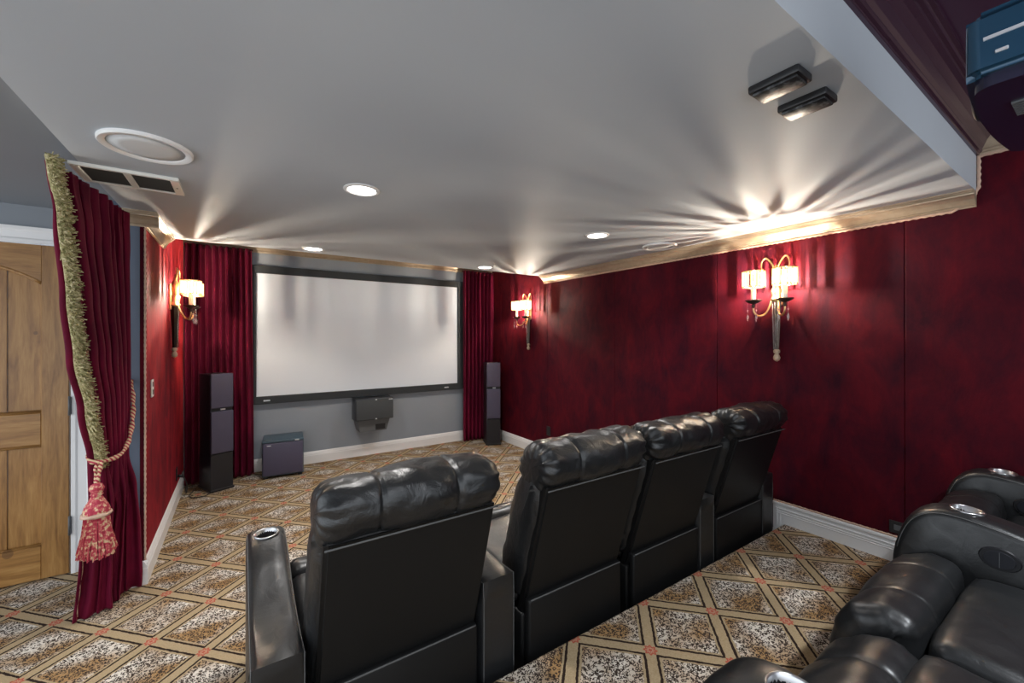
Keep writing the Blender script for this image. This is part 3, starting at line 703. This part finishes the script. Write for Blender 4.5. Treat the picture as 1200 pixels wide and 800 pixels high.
recliner(1.255, RY, ZP, 'rear row black recliner at the bottom edge, its footrest half hidden by near arm', (.835,), 44, -.005, (-.015, -.03))
recliner(1.883, RY, ZP, 'rear row black recliner with grey sheen cushion and large round control', (2.26,), 52, 0, (.012, .015))
recliner(2.645, RY, ZP, 'rear row black recliner beside the right wall, mostly hidden behind an arm', (3.03,), 61, .03, (0, .10))

# ------------------------------------------------------------------ entry curtain with fringe and tieback
cu = empty('entry_curtain', (-.58, 3.1, 0), 'crimson velvet curtain tied back with gold fringe and tassel', 'curtain')
def cloc(o): o.matrix_parent_inverse = Matrix.Translation(cu.location).inverted(); return o
def interp(tab, z):
    for (z0, a), (z1, b) in zip(tab, tab[1:]):
        if z0 <= z <= z1:
            s = (z-z0)/(z1-z0); s = s*s*(3-2*s); return tuple(p+(q-p)*s for p, q in zip(a, b))
    return tab[0][1] if z < tab[0][0] else tab[-1][1]
# z : lead y, lead x, trail y, trail x, fold amplitude, belly x
TAB = [(0.0, (3.05, -.675, 3.27, -.545, .075, -.02)), (.35, (3.05, -.66, 3.265, -.545, .062, -.01)), (.62, (3.06, -.64, 3.25, -.545, .046, .0)), (.83, (3.055, -.655, 3.22, -.562, .030, .012)),
       (1.13, (2.86, -.645, 3.25, -.562, .030, .02)), (1.40, (2.70, -.645, 3.26, -.562, .028, .02)), (1.67, (2.57, -.635, 3.27, -.562, .026, .01)), (2.0, (2.47, -.635, 3.27, -.562, .024, 0)), (2.20, (2.43, -.65, 3.26, -.567, .022, 0)), (2.255, (2.44, -.66, 3.25, -.567, .020, 0))]
NF = 8
def cur(s, z):
    ly, lx, ty, tx, am, be = interp(TAB, z)
    y = ty + (ly-ty)*s; x = tx + (lx-tx)*s + be*math.sin(math.pi*s)
    ph = 2*math.pi*NF*s + .5*noise.noise(Vector((s*4, z*.8, 2)))
    k = 1 - .45*max(0, 1-abs(z-.83)/.25)
    lo = min(1, max(0, (.80-z)/.25)); fo = (1-lo)*math.sin(ph) + lo*(.8*math.sin(2*math.pi*2.6*s+.9) + .25*math.sin(ph))
    x += am*fo*(.75+.4*noise.noise(Vector((s*6, z, 5)))); y += .014*k*math.sin(2*ph) + .01*noise.noise(Vector((s*5, z*2, 1)))
    if z > 1.9: x += .012*math.sin(ph*2.2)*(z-1.9)/.35
    if z < .10: x += (.10-z)*.5*noise.noise(Vector((s*7, 0, 8))) ; y += (.10-z)*.4*noise.noise(Vector((s*7, 4, 8)))
    return Vector((x, y, z))
bm = bmesh.new(); rows = []; NS, NZ = 150, 110
for j in range(NZ+1):
    z = .008 + 2.220*j/NZ; rows.append([bm.verts.new(cur(i/NS, z)) for i in range(NS+1)])
for a, b in zip(rows, rows[1:]):
    for i in range(NS): bm.faces.new((a[i], a[i+1], b[i+1], b[i]))
o = cloc(obj('cloth', bm, 'drape', cu, smooth=True)); s_ = o.modifiers.new('t', 'SOLIDIFY'); s_.thickness = .005
bm = bmesh.new(); rnd = random.Random(11)
for k in range(5200):
    z = .80 + 1.44*rnd.random(); b = cur(1.0, z)
    b = b + Vector((.006+.02*rnd.random(), rnd.uniform(-.026, .036), 0))
    dr = Vector((rnd.uniform(.1, 1.0), rnd.uniform(-.8, .8), rnd.uniform(-.9, .35))).normalized(); L = rnd.uniform(.018, .038); e = b + dr*L
    sd = dr.cross(Vector((rnd.uniform(-1, 1), rnd.uniform(-1, 1), rnd.uniform(-1, 1)))).normalized()*.0022
    sd2 = dr.cross(sd).normalized()*.0022
    v0, v1, v2 = bm.verts.new(b+sd), bm.verts.new(b-sd*.5+sd2), bm.verts.new(b-sd*.5-sd2); v3, v4 = bm.verts.new(e+sd), bm.verts.new(e-sd)
    bm.faces.new((v0, v1, v3)); bm.faces.new((v1, v4, v3)); bm.faces.new((v1, v2, v4)); bm.faces.new((v2, v0, v4)); bm.faces.new((v0, v3, v4))
me = bpy.data.meshes.new('fringe'); bm.to_mesh(me); bm.free(); me.materials.append(M['fringe']); o = cloc(link(bpy.data.objects.new('fringe', me), cu)); o['kind'] = 'stuff'; o['label'] = 'olive gold brush fringe on curtain edge'
bm = bmesh.new(); tube(bm, [cur(1.0, .80+1.44*i/60)+Vector((.012, 0, 0)) for i in range(61)], .014, 6); cloc(obj('fringe_band', bm, 'fringe', cu, smooth=True))
bm = bmesh.new(); cord(bm, [cur(1.0, .03+.77*i/30) for i in range(31)], .006, .014); cloc(obj('edge_braid', bm, 'braid', cu, smooth=True))
TZ = .845
tb = [(-.550, 3.300, 1.24), (-.530, 3.25, 1.12), (-.526, 3.19, .98), (-.536, 3.12, .885), (-.565, 3.045, .845), (-.63, 3.01, .838), (-.672, 3.05, .85), (-.68, 3.15, .91), (-.66, 3.24, 1.03), (-.60, 3.295, 1.18)]
pts = resample(catmull([Vector(p) for p in tb], 8, False), 170, False)
bm = bmesh.new(); tube(bm, pts, .010, 8, True, .42, 2, .3); tr = cloc(obj('tieback_rope', bm, 'rope', cu, smooth=True))
bm = bmesh.new(); lathe(bm, [(.006, 0), (.006, .03), (.014, .035), (.014, .045), (0, .05)], 10, mtx=Matrix.Translation((-.56, YE, 1.24)) @ Matrix.Rotation(R(90), 4, 'X')); cloc(obj('hook', bm, 'brass', cu, smooth=True))
TX, TY = -.622, 2.955      # tassel axis
for dx, dy in ((-.02, .03), (.012, -.015)):
    bm = bmesh.new(); p = catmull([Vector((-.62+dx*.6, 3.015+dy*.4, .845)), Vector((TX+dx*.6, TY+dy*.6+.02, .79)), Vector((TX, TY, .73))], 8, False); tube(bm, resample(p, 26, False), .008, 6, True, .5, 2, .3); cloc(obj('tassel_cord', bm, 'rope', cu, smooth=True))
bm = bmesh.new(); lathe(bm, [(.004, .745), (.022, .735), (.030, .715), (.022, .695), (.020, .688), (.026, .684), (.020, .678), (.030, .655), (.045, .625), (.052, .60), (.050, .585)], 40, (TX, TY, 0))
for v_ in bm.verts:
    a = math.atan2(v_.co.y-TY, v_.co.x-TX); k = 1+.05*math.cos(10*a); v_.co.x = TX+(v_.co.x-TX)*k; v_.co.y = TY+(v_.co.y-TY)*k
cloc(obj('tassel_head', bm, 'tassel', cu, smooth=True))
bm = bmesh.new(); tube(bm, [(TX+.052*math.cos(2*math.pi*k/40), TY+.052*math.sin(2*math.pi*k/40), .583) for k in range(41)], .010, 6, False, .6, 2, .25); cloc(obj('tassel_collar', bm, 'braid', cu, smooth=True))
bm = bmesh.new()
for k in range(420):
    a = rnd.uniform(0, 2*math.pi); r0 = .046*math.sqrt(rnd.uniform(.5, 1)); r1 = r0*1.55+rnd.uniform(-.008, .008)
    z1 = .375+rnd.uniform(-.012, .02); p = [(TX+r0*math.cos(a), TY+r0*math.sin(a), .585), (TX+(r0*1.18)*math.cos(a+.03), TY+r0*1.18*math.sin(a+.03), .50), (TX+r1*math.cos(a+rnd.uniform(-.1, .1)), TY+r1*math.sin(a), z1)]
    tube(bm, p, .0032, 3)
o = cloc(obj('tassel_skirt', bm, 'tassel', cu)); o['kind'] = 'stuff'

# ------------------------------------------------------------------ outlets and switch, cables
def plate(name, p, u, w_, h_, m, label, cat):
    e = empty(name, p, label, cat); ux = u
    obj('cover', bx(0 if ux > 0 else -.007, .007 if ux > 0 else 0, -w_/2, w_/2, -h_/2, h_/2, .002), m, e)
    for dz in (-.5, .5):
        x0 = .006*ux
        if w_ < h_: obj('socket', bx(min(x0, x0+.003*ux), max(x0, x0+.003*ux), -w_*.22, w_*.22, dz*h_*.45-h_*.14, dz*h_*.45+h_*.14, .001), 'black' if m != 'cream' else 'ventdark', e)
        else: obj('socket', bx(min(x0, x0+.003*ux), max(x0, x0+.003*ux), dz*w_*.45-w_*.14, dz*w_*.45+w_*.14, -h_*.22, h_*.22, .001), 'grey', e)
plate('wall_outlet', (XR, .70, .395), -1, .16, .07, 'black', 'black horizontal outlet above the platform baseboard behind the rear arm', 'outlet')
plate('wall_outlet', (XR, 3.966, .335), -1, .07, .115, 'black', 'black outlet low on right velvet wall beyond the recliners', 'outlet')
plate('light_switch', (XL, 3.56, 1.16), 1, .07, .115, 'cream', 'cream switch plate on the left red wall near its edge', 'switch')
plate('wall_outlet', (XL, 4.80, .25), 1, .07, .115, 'black', 'outlet with plug low on the left red wall', 'outlet')
bm = bmesh.new(); tube(bm, [Vector(p) for p in [(XL+.012, 4.80, .23), (XL+.05, 4.80, .22)]], .014, 8); 
p = catmull([(XL+.05, 4.80, .22), (XL+.075, 4.84, .12), (XL+.06, 4.95, .02), (XL+.045, 5.05, .012), (XL+.04, 5.16, .02)], 8, False); tube(bm, p, .005, 6)
tag(obj('power_cable', bm, 'black', smooth=True), 'black power cable running from left wall outlet behind the tower speaker', 'cable')
bm = bmesh.new(); p = catmull([(XL+.11, 5.06, .006), (XL+.10, 4.98, .006), (XL+.085, 4.88, .006), (XL+.12, 4.80, .006), (XL+.20, 4.79, .006), (XL+.24, 4.83, .006)], 8, False); tube(bm, p, .004, 6)
tag(obj('speaker_cable', bm, 'black', smooth=True), 'thin black speaker cable looped on carpet by the left tower', 'cable')
